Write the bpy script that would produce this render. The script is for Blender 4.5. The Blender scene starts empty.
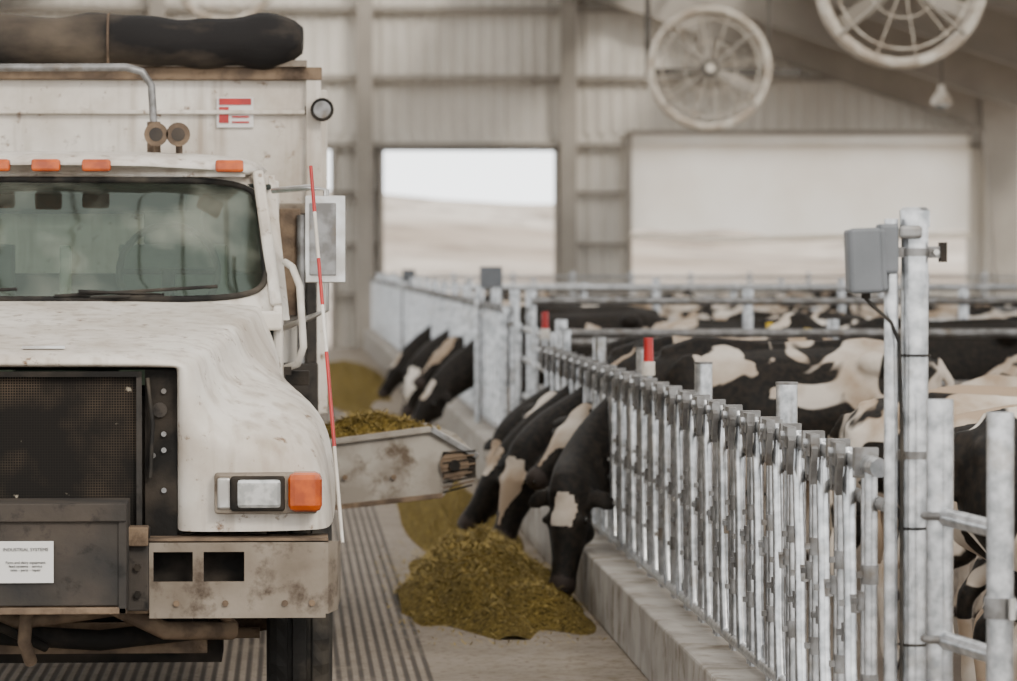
import bpy, math, random
from mathutils import Vector, Matrix, noise
random.seed(11)
S = bpy.context.scene
COL = S.collection

# ------------------------------------------------------------------ materials
def _nt(name):
    m = bpy.data.materials.new(name); m.use_nodes = True
    nt = m.node_tree; b = nt.nodes['Principled BSDF']
    return m, nt, b
def N(nt, t, **kw):
    n = nt.nodes.new(t)
    for k, v in kw.items():
        if k in n.inputs: n.inputs[k].default_value = v
        else: setattr(n, k, v)
    return n
def mixc(nt, fac, a, b):
    n = nt.nodes.new('ShaderNodeMix'); n.data_type = 'RGBA'
    for sock, v in ((n.inputs[0], fac), (n.inputs[6], a), (n.inputs[7], b)):
        if isinstance(v, bpy.types.NodeSocket): nt.links.new(v, sock)
        elif isinstance(v, (int, float)): sock.default_value = v
        else: sock.default_value = (*v, 1)
    return n.outputs[2]
def ramp(nt, src, lo, hi):
    r = nt.nodes.new('ShaderNodeMapRange'); r.clamp = True
    r.inputs[1].default_value = lo; r.inputs[2].default_value = hi
    nt.links.new(src, r.inputs[0]); return r.outputs[0]
def math_(nt, op, a, b=None):
    n = nt.nodes.new('ShaderNodeMath'); n.operation = op
    for i, v in enumerate((a, b)):
        if v is None: continue
        if isinstance(v, bpy.types.NodeSocket): nt.links.new(v, n.inputs[i])
        else: n.inputs[i].default_value = v
    return n.outputs[0]
def mat(name, c1, c2=None, scale=4, rough=.6, metal=0, lo=.4, hi=.6, bump=0, bscale=None, c3=None, s3=1.0, lo3=.55, hi3=.7, stretch=None, spec=None):
    m, nt, b = _nt(name)
    tc = N(nt, 'ShaderNodeTexCoord'); co = tc.outputs['Object']
    if stretch:
        mp = N(nt, 'ShaderNodeMapping'); mp.inputs['Scale'].default_value = stretch
        nt.links.new(co, mp.inputs[0]); co = mp.outputs[0]
    b.inputs['Roughness'].default_value = rough; b.inputs['Metallic'].default_value = metal
    if spec is not None: b.inputs['Specular IOR Level'].default_value = spec
    b.inputs['Base Color'].default_value = (*c1, 1)
    if c2:
        n = N(nt, 'ShaderNodeTexNoise', Scale=scale, Detail=6); nt.links.new(co, n.inputs['Vector'])
        c = mixc(nt, ramp(nt, n.outputs[0], lo, hi), c1, c2)
        if c3:
            n3 = N(nt, 'ShaderNodeTexNoise', Scale=s3, Detail=8, Roughness=.65); nt.links.new(co, n3.inputs['Vector'])
            c = mixc(nt, ramp(nt, n3.outputs[0], lo3, hi3), c, c3)
        nt.links.new(c, b.inputs['Base Color'])
    if bump:
        nb = N(nt, 'ShaderNodeTexNoise', Scale=bscale or scale*4, Detail=5); nt.links.new(co, nb.inputs['Vector'])
        bp = N(nt, 'ShaderNodeBump', Strength=bump, Distance=.02); nt.links.new(nb.outputs[0], bp.inputs['Height'])
        nt.links.new(bp.outputs[0], b.inputs['Normal'])
    return m
GALV = mat('galvanized', (.66,.675,.695), (.33,.345,.36), 22, .30, .82, lo=.35, hi=.65, c3=(.33,.29,.24), s3=5, lo3=.55, hi3=.78)
GALVD = mat('galvanized_dull', (.25,.25,.25), (.14,.135,.13), 14, .45, .55, c3=(.14,.11,.08), s3=6)
CONC = mat('concrete_curb_mat', (.40,.375,.34), (.29,.265,.235), 3, .85, bump=.3, c3=(.15,.115,.075), s3=5, lo3=.52, hi3=.70)
WALLM = mat('wall_panel', (.80,.765,.70), (.71,.67,.605), .5, .5, c3=(.58,.52,.44), s3=2, lo3=.6, hi3=.9)
STEEL = mat('barn_steel', (.37,.335,.29), (.31,.28,.24), 1.0, .55)
STEELD = mat('dark_steel', (.12,.11,.095), (.08,.07,.06), 2.0, .6)
ROOFM = mat('roof_panel', (.42,.37,.31), (.34,.30,.25), .6, .6)
CREAM = mat('fan_cream', (.74,.69,.60), (.50,.42,.335), 5, .5)
BLACKR = mat('black_rubber', (.014,.013,.012), (.085,.072,.056), 6, .8, lo=.45, hi=.8, bump=.2, spec=.25)
DARK = mat('dark_dirty_metal', (.010,.009,.008), (.06,.047,.035), 5, .8, lo=.42, hi=.8, bump=.3, spec=.2)
BOXD = mat('front_box_metal', (.026,.025,.024), (.075,.06,.048), 3.5, .75, lo=.35, hi=.75, bump=.3, c3=(.013,.012,.011), s3=9, spec=.2)
RUST = mat('rusty_metal', (.10,.072,.052), (.19,.135,.09), 9, .8, c3=(.035,.022,.014), s3=5, bump=.3, spec=.2)
CHROME = mat('chrome', (.60,.60,.59), (.40,.38,.35), 8, .28, .88)
ORANGE = mat('amber_lens', (.50,.085,.003), (.30,.045,.003), 14, .25)
RED = mat('red_plastic', (.42,.010,.008), (.32,.01,.01), 9, .4)
WHITEP = mat('white_plastic', (.68,.65,.60), (.50,.46,.40), 9, .4)
BOXG = mat('grey_enclosure', (.13,.14,.155), (.10,.11,.12), 5, .45)
EYE = mat('eye_dark', (.01,.008,.006), None, rough=.1)
TARP = mat('tarp', (.012,.011,.011), (.14,.11,.08), 3, .8, lo=.42, hi=.76, bump=.8, bscale=7, stretch=(.6,1,1), spec=.2)
PENF = mat('pen_floor', (.20,.165,.125), (.13,.10,.075), .8, .9, bump=.5, bscale=6)
SIGNW = mat('sign_white', (.64,.63,.61), None, rough=.5)
SIGNT = mat('sign_text', (.04,.04,.04), None, rough=.6)
DASH = mat('cab_interior', (.020,.026,.022), (.045,.055,.045), 3, .85)
SEAT = mat('seat_fabric', (.17,.17,.14), (.10,.105,.085), 5, .9)
CHUTE = mat('chute_metal', (.37,.34,.295), (.24,.21,.175), 5, .6, .25, c3=(.10,.07,.045), s3=7, lo3=.52, hi3=.7)
BUMP = mat('bumper_paint', (.27,.23,.185), (.145,.115,.085), 3.5, .75, lo=.35, hi=.65, c3=(.06,.04,.025), s3=8, lo3=.52, hi3=.68, bump=.2)
GROUND = mat('desert_ground', (.40,.32,.25), (.66,.60,.53), .02, .95, c3=(.17,.12,.085), s3=.07, lo3=.48, hi3=.66, stretch=(1,.35,1))

def curtain_m():
    m, nt, b = _nt('curtain_cloth'); out = nt.nodes['Material Output']
    tc = N(nt,'ShaderNodeTexCoord'); n = N(nt,'ShaderNodeTexNoise',Scale=.7,Detail=5); nt.links.new(tc.outputs['Object'],n.inputs['Vector'])
    c = mixc(nt, ramp(nt,n.outputs[0],.35,.7),(.96,.935,.88),(.86,.81,.73))
    d = N(nt,'ShaderNodeBsdfDiffuse'); t = N(nt,'ShaderNodeBsdfTranslucent'); nt.links.new(c,d.inputs[0]); nt.links.new(c,t.inputs[0])
    mx = N(nt,'ShaderNodeMixShader'); mx.inputs[0].default_value=.72; nt.links.new(d.outputs[0],mx.inputs[1]); nt.links.new(t.outputs[0],mx.inputs[2])
    nt.links.new(mx.outputs[0],out.inputs[0]); return m
CURT = curtain_m()
def truck_white():
    m, nt, b = _nt('truck_white')
    tc = N(nt, 'ShaderNodeTexCoord'); co = tc.outputs['Object']
    n = N(nt, 'ShaderNodeTexNoise', Scale=2.2, Detail=8, Roughness=.6); nt.links.new(co, n.inputs['Vector'])
    sep = N(nt, 'ShaderNodeSeparateXYZ'); nt.links.new(co, sep.inputs[0])
    low = ramp(nt, sep.outputs[2], 1.45, .75)
    f = math_(nt, 'ADD', ramp(nt, n.outputs[0], .36, .76), math_(nt, 'MULTIPLY', low, .25))
    c = mixc(nt, f, (.72,.685,.625), (.38,.315,.245))
    mp = N(nt, 'ShaderNodeMapping'); mp.inputs['Scale'].default_value=(9,9,.8); nt.links.new(co, mp.inputs[0])
    n4 = N(nt, 'ShaderNodeTexNoise', Scale=1.6, Detail=6); nt.links.new(mp.outputs[0], n4.inputs['Vector'])
    c = mixc(nt, math_(nt,'MULTIPLY',ramp(nt, n4.outputs[0], .50, .75),.75), c, (.28,.215,.155))
    n2 = N(nt, 'ShaderNodeTexNoise', Scale=14, Detail=8, Roughness=.7); nt.links.new(co, n2.inputs['Vector'])
    c = mixc(nt, ramp(nt, n2.outputs[0], .59, .68), c, (.17,.10,.055))
    nt.links.new(c, b.inputs['Base Color']); b.inputs['Roughness'].default_value = .45
    return m
TWH = truck_white()
def mesh_screen():
    m, nt, b = _nt('radiator_screen')
    tc = N(nt, 'ShaderNodeTexCoord'); sep = N(nt, 'ShaderNodeSeparateXYZ'); nt.links.new(tc.outputs['Object'], sep.inputs[0])
    a = math_(nt, 'SINE', math_(nt, 'MULTIPLY', sep.outputs[0], 640)); c_ = math_(nt, 'SINE', math_(nt, 'MULTIPLY', sep.outputs[2], 640))
    g = math_(nt, 'MAXIMUM', a, c_)
    n = N(nt, 'ShaderNodeTexNoise', Scale=4, Detail=8); nt.links.new(tc.outputs['Object'], n.inputs['Vector'])
    base = mixc(nt, ramp(nt, n.outputs[0], .42, .75), (.014,.012,.010), (.10,.07,.046))
    c = mixc(nt, ramp(nt, g, .4, .9), (.008,.007,.006), base)
    n2 = N(nt, 'ShaderNodeTexNoise', Scale=18, Detail=4); nt.links.new(tc.outputs['Object'], n2.inputs['Vector'])
    c = mixc(nt, ramp(nt, n2.outputs[0], .70, .76), c, (.30,.26,.20))
    nt.links.new(c, b.inputs['Base Color']); b.inputs['Roughness'].default_value = .85; b.inputs['Specular IOR Level'].default_value=.15
    return m
SCREEN = mesh_screen()
def glass_m():
    m, nt, b = _nt('windshield_glass')
    out = nt.nodes['Material Output']
    tr = N(nt, 'ShaderNodeBsdfTransparent'); tr.inputs[0].default_value = (.42,.55,.48,1)
    gl = N(nt, 'ShaderNodeBsdfGlossy', Roughness=.06); gl.inputs[0].default_value = (.65,.80,.74,1)
    df = N(nt, 'ShaderNodeBsdfDiffuse'); df.inputs[0].default_value = (.50,.52,.43,1)
    mx = N(nt, 'ShaderNodeMixShader'); mx.inputs[0].default_value = .08
    nt.links.new(tr.outputs[0], mx.inputs[1]); nt.links.new(gl.outputs[0], mx.inputs[2])
    tc = N(nt, 'ShaderNodeTexCoord'); n = N(nt, 'ShaderNodeTexNoise', Scale=1.9, Detail=5); nt.links.new(tc.outputs['Object'], n.inputs['Vector'])
    mx2 = N(nt, 'ShaderNodeMixShader'); nt.links.new(math_(nt, 'ADD', math_(nt, 'MULTIPLY', ramp(nt, n.outputs[0], .47, .72), .35),.03), mx2.inputs[0])
    nt.links.new(mx.outputs[0], mx2.inputs[1]); nt.links.new(df.outputs[0], mx2.inputs[2])
    nt.links.new(mx2.outputs[0], out.inputs[0]); return m
GLASS = glass_m()
LENS = mat('headlight_lens', (.62,.64,.64), (.40,.42,.42), 30, .12, .6)

def alley():
    m, nt, b = _nt('alley_concrete')
    tc = N(nt, 'ShaderNodeTexCoord'); co = tc.outputs['Object']
    sep = N(nt, 'ShaderNodeSeparateXYZ'); nt.links.new(co, sep.inputs[0])
    n = N(nt, 'ShaderNodeTexNoise', Scale=1.3, Detail=9, Roughness=.65); nt.links.new(co, n.inputs['Vector'])
    c = mixc(nt, ramp(nt, n.outputs[0], .35, .7), (.28,.235,.19), (.175,.145,.112))
    n2 = N(nt, 'ShaderNodeTexNoise', Scale=22, Detail=6); nt.links.new(co, n2.inputs['Vector'])
    c = mixc(nt, ramp(nt, n2.outputs[0], .54, .68), c, (.12,.085,.048))
    near = ramp(nt, sep.outputs[0], .55, 1.5)
    n6 = N(nt, 'ShaderNodeTexNoise', Scale=7, Detail=9, Roughness=.75); nt.links.new(co, n6.inputs['Vector'])
    c = mixc(nt, math_(nt,'MULTIPLY',math_(nt,'MULTIPLY',ramp(nt, n6.outputs[0], .48, .62),near),.8), c, (.12,.085,.032))
    n5 = N(nt, 'ShaderNodeTexNoise', Scale=2.2, Detail=3); nt.links.new(co, n5.inputs['Vector'])
    st = math_(nt, 'SINE', math_(nt, 'MULTIPLY', sep.outputs[0], 2*math.pi/.052))
    band = math_(nt, 'LESS_THAN', sep.outputs[0], .66)
    f = math_(nt, 'MULTIPLY', math_(nt, 'MULTIPLY', ramp(nt, st, -.4, .7), band), ramp(nt, n5.outputs[0], .1, .45))
    f = math_(nt, 'MULTIPLY', f, .9)
    c = mixc(nt, f, c, (.035,.026,.019))
    nt.links.new(c, b.inputs['Base Color']); b.inputs['Roughness'].default_value = .85
    bp = N(nt, 'ShaderNodeBump', Strength=.5, Distance=.01); nt.links.new(math_(nt, 'SUBTRACT', n2.outputs[0], f), bp.inputs['Height'])
    nt.links.new(bp.outputs[0], b.inputs['Normal'])
    return m
ALLEY = alley()
def feed_m():
    m, nt, b = _nt('silage_feed')
    tc = N(nt, 'ShaderNodeTexCoord'); co = tc.outputs['Object']
    n = N(nt, 'ShaderNodeTexNoise', Scale=34, Detail=9, Roughness=.75); nt.links.new(co, n.inputs['Vector'])
    c = mixc(nt, ramp(nt, n.outputs[0], .40, .60), (.045,.032,.009), (.27,.19,.045))
    n2 = N(nt, 'ShaderNodeTexNoise', Scale=80, Detail=3); nt.links.new(co, n2.inputs['Vector'])
    c = mixc(nt, ramp(nt, n2.outputs[0], .6, .68), c, (.52,.38,.11))
    nt.links.new(c, b.inputs['Base Color']); b.inputs['Roughness'].default_value = .95; b.inputs['Specular IOR Level'].default_value=.1
    bp = N(nt, 'ShaderNodeBump', Strength=1, Distance=.04); nt.links.new(n.outputs[0], bp.inputs['Height']); nt.links.new(bp.outputs[0], b.inputs['Normal'])
    return m
FEED = feed_m()
STRAW = mat('straw', (.38,.27,.07), (.16,.12,.03), 20, .9)
def cow_m():
    m, nt, b = _nt('cow_coat')
    tc = N(nt, 'ShaderNodeTexCoord'); oi = N(nt, 'ShaderNodeObjectInfo')
    sc = N(nt, 'ShaderNodeSeparateColor'); nt.links.new(oi.outputs['Color'], sc.inputs[0])
    off = N(nt, 'ShaderNodeCombineXYZ'); 
    s = math_(nt, 'MULTIPLY', sc.outputs[1], 61.0)
    nt.links.new(s, off.inputs[0]); nt.links.new(math_(nt, 'MULTIPLY', s, .7), off.inputs[1])
    ad = N(nt, 'ShaderNodeVectorMath', operation='ADD'); nt.links.new(tc.outputs['Object'], ad.inputs[0]); nt.links.new(off.outputs[0], ad.inputs[1])
    n = N(nt, 'ShaderNodeTexNoise', Scale=2.3, Detail=2.5, Roughness=.45, Distortion=.7); nt.links.new(ad.outputs[0], n.inputs['Vector'])
    v = math_(nt, 'ADD', n.outputs[0], math_(nt, 'SUBTRACT', sc.outputs[0], .5))
    at = N(nt, 'ShaderNodeAttribute', attribute_name='mask'); sa = N(nt, 'ShaderNodeSeparateColor'); nt.links.new(at.outputs['Color'], sa.inputs[0])
    v = math_(nt, 'SUBTRACT', v, math_(nt, 'MULTIPLY', sa.outputs[2], .45))
    v = math_(nt, 'ADD', v, sa.outputs[0])
    w = ramp(nt, v, .495, .515)
    h = N(nt, 'ShaderNodeTexNoise', Scale=30, Detail=5); nt.links.new(tc.outputs['Object'], h.inputs['Vector'])
    d = N(nt, 'ShaderNodeTexNoise', Scale=2.4, Detail=6); nt.links.new(ad.outputs[0], d.inputs['Vector'])
    dirt = math_(nt, 'ADD', ramp(nt, d.outputs[0], .38, .70), math_(nt,'MULTIPLY',sc.outputs[2],.8))
    dirt = ramp(nt, dirt, 0, 1)
    wh = mixc(nt, dirt, (.80,.75,.68), (.36,.27,.19))
    bl = mixc(nt, ramp(nt, h.outputs[0], .35, .7), (.005,.0045,.004), (.022,.016,.011))
    c = mixc(nt, w, bl, wh)
    c = mixc(nt, sa.outputs[1], c, (.05,.038,.033))
    nt.links.new(c, b.inputs['Base Color']); b.inputs['Roughness'].default_value = .6; b.inputs['Specular IOR Level'].default_value=.2
    bp = N(nt, 'ShaderNodeBump', Strength=.25, Distance=.01); nt.links.new(h.outputs[0], bp.inputs['Height']); nt.links.new(bp.outputs[0], b.inputs['Normal'])
    return m
COW = cow_m()
YEL = mat('yellow_tag', (.80,.55,.02), (.7,.5,.04), 9, .5)

# ------------------------------------------------------------------ mesh builder
class MB:
    def __init__(s): s.v=[]; s.f=[]; s.m=[]; s.mats=[]; s.sm=[]
    def mi(s, m):
        if m not in s.mats: s.mats.append(m)
        return s.mats.index(m)
    def add(s, vs, fs, m, smooth=False):
        o=len(s.v); s.v += [tuple(v) for v in vs]; i=s.mi(m)
        for f in fs: s.f.append([k+o for k in f]); s.m.append(i); s.sm.append(smooth)
    def box(s, c, d, m, rot=None):
        vs=[]
        R = rot.to_matrix() if rot is not None and hasattr(rot,'to_matrix') else None
        for x in (-.5,.5):
            for y in (-.5,.5):
                for z in (-.5,.5):
                    p=Vector((x*d[0],y*d[1],z*d[2]))
                    if R: p=R@p
                    vs.append(p+Vector(c))
        s.add(vs,[(0,1,3,2),(4,6,7,5),(0,4,5,1),(2,3,7,6),(0,2,6,4),(1,5,7,3)],m)
    def bb(s, x0,x1,y0,y1,z0,z1,m): s.box(((x0+x1)/2,(y0+y1)/2,(z0+z1)/2),(abs(x1-x0),abs(y1-y0),abs(z1-z0)),m)
    def beam(s, a, b, w, h, m, up=(0,0,1)):
        a=Vector(a); b=Vector(b); d=(b-a).normalized(); u=Vector(up); sd=d.cross(u).normalized(); u=sd.cross(d)
        vs=[]
        for p in (a,b):
            for i,j in ((-1,-1),(1,-1),(1,1),(-1,1)): vs.append(p+sd*w/2*i+u*h/2*j)
        s.add(vs,[(0,3,2,1),(4,5,6,7),(0,1,5,4),(1,2,6,5),(2,3,7,6),(3,0,4,7)],m)
    def tube(s, pts, r, m, seg=10, up=None, closed=False, caps=True, smooth=True):
        P=[Vector(p) for p in pts]; n=len(P); T=[]
        for i in range(n):
            a=P[i-1] if (i>0 or closed) else P[i]; b=P[(i+1)%n] if (i<n-1 or closed) else P[i]
            T.append((b-a).normalized())
        u=Vector(up) if up else (Vector((0,0,1)) if abs(T[0].z)<.9 else Vector((0,1,0)))
        vs=[];fs=[]
        for i in range(n):
            sd=T[i].cross(u)
            if sd.length<1e-4: sd=T[i].cross(Vector((1,0,0)))
            sd.normalize(); uu=sd.cross(T[i]).normalized()
            if not up: u=uu
            ri=r[i] if isinstance(r,(list,tuple)) else r
            rw,rh=ri if isinstance(ri,(list,tuple)) else (ri,ri)
            for k in range(seg):
                a=2*math.pi*k/seg; vs.append(P[i]+sd*rw*math.cos(a)+uu*rh*math.sin(a))
        for i in range(n if closed else n-1):
            j=(i+1)%n
            for k in range(seg):
                l=(k+1)%seg; fs.append((i*seg+k,j*seg+k,j*seg+l,i*seg+l))
        s.add(vs,fs,m,smooth)
        if caps and not closed:
            s.add(vs[:seg],[list(range(seg))],m); s.add(vs[-seg:],[list(range(seg))[::-1]],m)
    def ball(s, c, r, m, seg=14, rings=9):
        if not isinstance(r,(list,tuple)): r=(r,r,r)
        vs=[];fs=[]
        for i in range(rings+1):
            t=math.pi*i/rings
            for k in range(seg):
                a=2*math.pi*k/seg
                vs.append((c[0]+r[0]*math.sin(t)*math.cos(a),c[1]+r[1]*math.sin(t)*math.sin(a),c[2]+r[2]*math.cos(t)))
        for i in range(rings):
            for k in range(seg):
                l=(k+1)%seg; fs.append((i*seg+k,(i+1)*seg+k,(i+1)*seg+l,i*seg+l))
        s.add(vs,fs,m,True)
    def ring(s, c, R, r, m, axis='Y', seg=40, rseg=8):
        pts=[]
        for i in range(seg):
            a=2*math.pi*i/seg; p,q=R*math.cos(a),R*math.sin(a)
            pts.append((c[0]+p,c[1],c[2]+q) if axis=='Y' else ((c[0]+p,c[1]+q,c[2]) if axis=='Z' else (c[0],c[1]+p,c[2]+q)))
        s.tube(pts,r,m,seg=rseg,up={'Y':(0,1,0),'Z':(0,0,1),'X':(1,0,0)}[axis],closed=True)
    def obj(s, name, parent=None, bevel=0, sub=0, loc=None):
        me=bpy.data.meshes.new(name); me.from_pydata(s.v,[],s.f)
        for m in s.mats: me.materials.append(m)
        for p,i,q in zip(me.polygons,s.m,s.sm): p.material_index=i; p.use_smooth=q
        me.update()
        o=bpy.data.objects.new(name,me); COL.objects.link(o)
        if parent: o.parent=parent
        if loc: o.location=loc
        if bevel:
            b=o.modifiers.new('bev','BEVEL'); b.width=bevel; b.segments=2; b.limit_method='ANGLE'; b.angle_limit=math.radians(50)
        if sub:
            q=o.modifiers.new('sub','SUBSURF'); q.levels=sub; q.render_levels=sub
        return o
def empty(name, loc=(0,0,0)):
    e=bpy.data.objects.new(name,None); COL.objects.link(e); e.location=loc; return e
def text(body, size, loc, rot, m, parent, name, ext=.001):
    cu=bpy.data.curves.new(name,'FONT'); cu.body=body; cu.size=size; cu.extrude=ext; cu.align_x='CENTER'; cu.align_y='CENTER'
    cu.materials.append(m)
    o=bpy.data.objects.new(name,cu); COL.objects.link(o); o.location=loc; o.rotation_euler=rot; o.parent=parent; return o

# ------------------------------------------------------------------ camera
cam=bpy.data.cameras.new('camera'); co=bpy.data.objects.new('camera',cam); COL.objects.link(co)
cam.lens=140.5; cam.sensor_width=36; cam.clip_end=3000; cam.clip_start=.1
co.location=(0,0,1.9)
co.rotation_euler=(math.radians(90-1.13),0,math.radians(-3.15))
cam.dof.use_dof=True; cam.dof.focus_distance=14.8; cam.dof.aperture_fstop=4.0
S.camera=co

# ------------------------------------------------------------------ world
w=bpy.data.worlds.new('sky'); S.world=w; w.use_nodes=True
nt=w.node_tree; bg=nt.nodes['Background']
tc=N(nt,'ShaderNodeTexCoord'); sp=N(nt,'ShaderNodeSeparateXYZ'); nt.links.new(tc.outputs['Generated'],sp.inputs[0])
nt.links.new(mixc(nt,ramp(nt,sp.outputs[2],.02,.30),(1.75,1.80,1.82),(1.0,.965,.915)),bg.inputs[0])
bg.inputs[1].default_value=2.0
sl=bpy.data.lights.new('sun','SUN'); so=bpy.data.objects.new('sun',sl); COL.objects.link(so)
sl.energy=2.0; sl.angle=math.radians(12); sl.color=(1,.93,.83)
so.rotation_euler=(math.radians(60),0,math.radians(24))

# ------------------------------------------------------------------ room: floor, pen floor, curb
b=MB(); b.bb(-9,1.72,2,88.5,-.15,0,ALLEY); b.obj('floor')
b=MB(); b.bb(1.72,17,2,88.5,-.15,0,PENF); b.obj('floor_pen')
b=MB(); b.bb(-17,-9,2,88.5,-.15,0,PENF); b.obj('floor_pen')
b=MB()
y=2.0
while y<27.6:
    b.bb(1.62,1.86,y,min(y+2.95,28.0),0,.31,CONC); y+=2.98
b.obj('concrete_curb',bevel=.012)
b=MB(); b.bb(1.62,1.86,33,87,0,.42,CONC); b.obj('concrete_curb',bevel=.012)

# ------------------------------------------------------------------ back wall
YW=88
def corr(b,x0,x1,z0,z1,y,m):
    n=max(1,int(round((x1-x0)/.3))); st=(x1-x0)/n; xs=[]
    for i in range(n):
        x=x0+i*st; xs+=[(x,0),(x+.04,0),(x+.07,-.07),(x+.12,-.07),(x+.15,0)]
    xs.append((x1,0)); vs=[];fs=[]
    for (x,d) in xs: vs+=[(x,y+d,z0),(x,y+d,z1)]
    for i in range(len(xs)-1): fs.append((2*i,2*i+2,2*i+3,2*i+1))
    b.add(vs,fs,m)
    b.bb(x0,x1,y+.06,y+.16,z0,z1,m)
b=MB()
corr(b,-17,17,4.76,11,YW,WALLM)
corr(b,-17,-2.6,0,4.76,YW,WALLM); corr(b,.95,2.02,0,4.76,YW,WALLM)
corr(b,-2.6,.95,4.38,4.76,YW,WALLM); corr(b,2.02,5.92,4.38,4.76,YW,WALLM)
corr(b,5.92,7.5,0,4.76,YW,WALLM); corr(b,7.5,15.1,0,1.3,YW,WALLM); corr(b,15.1,17,0,4.76,YW,WALLM)
wb=b.obj('wall_back')
b=MB()
for x in (-8,-2.9,1.64,6.14,):
    b.bb(x-.13,x+.13,YW-.55,YW-.1,0,10,STEEL); b.bb(x-.18,x+.18,YW-.57,YW-.53,0,10,STEEL)
b.bb(7.42,7.56,YW-.4,YW-.1,0,4.8,STEEL)
for z in (9.0,7.5,5.98): b.bb(-16,15.5,YW-.3,YW-.08,z-.06,z+.06,STEEL)
b.bb(-16,16,YW-.3,YW-.08,4.45,4.55,STEEL)
b.bb(7.5,15.1,YW-.75,YW-.3,4.72,4.82,STEEL)
for (x0,x1) in ((.95,2.02),(6.1,7.45)):
    for z in (3.45,2.3,1.2): b.bb(x0,x1,YW-.28,YW-.08,z-.04,z+.04,STEEL)
for x in (.95,2.02,5.90): b.bb(x-.05,x+.05,YW-.35,YW,0,4.4,STEEL)
b.bb(1.95,5.95,YW-.35,YW,4.36,4.43,STEELD)
b.obj('trim_back_wall_girts')
b=MB(); vs=[];fs=[]; nx,nz=60,14
for i in range(nx+1):
    for j in range(nz+1):
        x=7.55+7.5*i/nx; z=2.5+2.22*j/nz
        yy=YW-.45+.05*math.sin(x*3.1+z)*(1-j/nz)+.07*noise.noise((x*1.3,z*.8,3))
        zz=z+(.12*math.sin(x*.9)+.05*math.sin(x*2.7))*(1-j/nz)
        vs.append((x,yy,zz))
for i in range(nx):
    for j in range(nz): a=i*(nz+1)+j; fs.append((a,a+nz+1,a+nz+2,a+1))
b.add(vs,fs,CURT,True)
b.tube([(7.5,YW-.5,2.48),(10,YW-.5,2.40),(12.5,YW-.5,2.46),(15.1,YW-.5,2.5)],.07,CURT)
b.obj('ventilation_curtain')

# ------------------------------------------------------------------ frames, roof
b=MB()
def zr(X): return 4.83+.33*(15.4-abs(X))
for Y in (87.2,80,72.4,64.8,57.2,49.6,42,34.4,26.8,19.2,11.6):
    for sg in (1,-1):
        X0,X1=15.4,0
        dp0,dp1=1.0,.7
        for (o,wd) in ((-.012,.024),):
            vs=[(sg*X0,Y+o,zr(X0)),(sg*X1,Y+o,zr(0)),(sg*X1,Y+o,zr(0)+dp1),(sg*16.0,Y+o,zr(16)+dp0),
                (sg*X0,Y-o,zr(X0)),(sg*X1,Y-o,zr(0)),(sg*X1,Y-o,zr(0)+dp1),(sg*16.0,Y-o,zr(16)+dp0)]
            b.add(vs,[(0,1,2,3),(7,6,5,4)],STEEL)
        b.beam((sg*X0,Y,zr(X0)),(0,Y,zr(0)),.28,.03,STEEL)
        b.beam((sg*16,Y,zr(16)+dp0),(0,Y,zr(0)+dp1),.28,.03,STEEL)
        vs=[]
        for (z,xa) in ((0,15.75),(zr(15.4),15.3),(zr(16)+1.0,15.25)):
            vs+=[(sg*xa,Y-.14,z),(sg*xa,Y+.14,z),(sg*16.1,Y+.14,z),(sg*16.1,Y-.14,z)]
        fs=[]
        for q in (0,4): fs+=[(q,q+1,q+5,q+4),(q+1,q+2,q+6,q+5),(q+2,q+3,q+7,q+6),(q+3,q,q+4,q+7)]
        b.add(vs,fs,STEEL)
b.obj('trim_steel_frames')
b=MB()
def zroof(X): return zr(0)+.72+(zr(16)+1.02-zr(0)-.72)*abs(X)/16
for sg in (1,-1):
    X=1.0
    while X<17: 
        b.beam((sg*X,10,zroof(X)+.08),(sg*X,88,zroof(X)+.08),.08,.18,STEEL); X+=1.5
b.obj('trim_roof_purlins')
b=MB()
for sg in (1,-1):
    for (xa,xb) in ((4.6,7.8),(9.6,17.3)):  # out-of-view gaps between panels, added to let more sky light inside
        for (ya,yb) in ((12,26),(30,44),(48,88.6)):
            vs=[(sg*xa,ya,zroof(xa)+.18),(sg*xb,ya,zroof(xb)+.18),(sg*xb,yb,zroof(xb)+.18),(sg*xa,yb,zroof(xa)+.18)]
            vs+=[(x,y_,z+.05) for x,y_,z in vs]
            b.add(vs,[(0,1,2,3),(7,6,5,4),(0,4,5,1),(1,5,6,2),(2,6,7,3),(3,7,4,0)],ROOFM)
b.obj('roof')
b=MB(); b.bb(16.1,16.25,10,88,0,1.1,CONC); b.obj('wall_right')
b=MB(); b.bb(-16.25,-16.1,10,88,0,1.1,CONC); b.obj('wall_left')

# outside terrain
b=MB(); vs=[];fs=[]; NX,NY=90,90
for j in range(NY+1):
    t=j/NY; Y=-60+1300*t**1.6
    for i in range(NX+1):
        X=-300+600*i/NX
        k=max(0,min(1,(Y-150)/260)); k=k*k*(3-2*k)
        h=k*(4.4+2.2*math.sin(X*.05+1.6)+3*noise.noise((X*.012,Y*.006,1)))+ .35*noise.noise((X*.05,Y*.05,5))*min(1,max(0,(Y-90)/20))
        k2=max(0,min(1,(Y-600)/300)); h+=k2*k2*(3-2*k2)*(12+2*math.sin(X*.012))
        vs.append((X,Y,h-.2))
for j in range(NY):
    for i in range(NX): a=j*(NX+1)+i; fs.append((a,a+1,a+NX+2,a+NX+1))
b.add(vs,fs,GROUND,True); b.obj('desert_ground')

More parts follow.
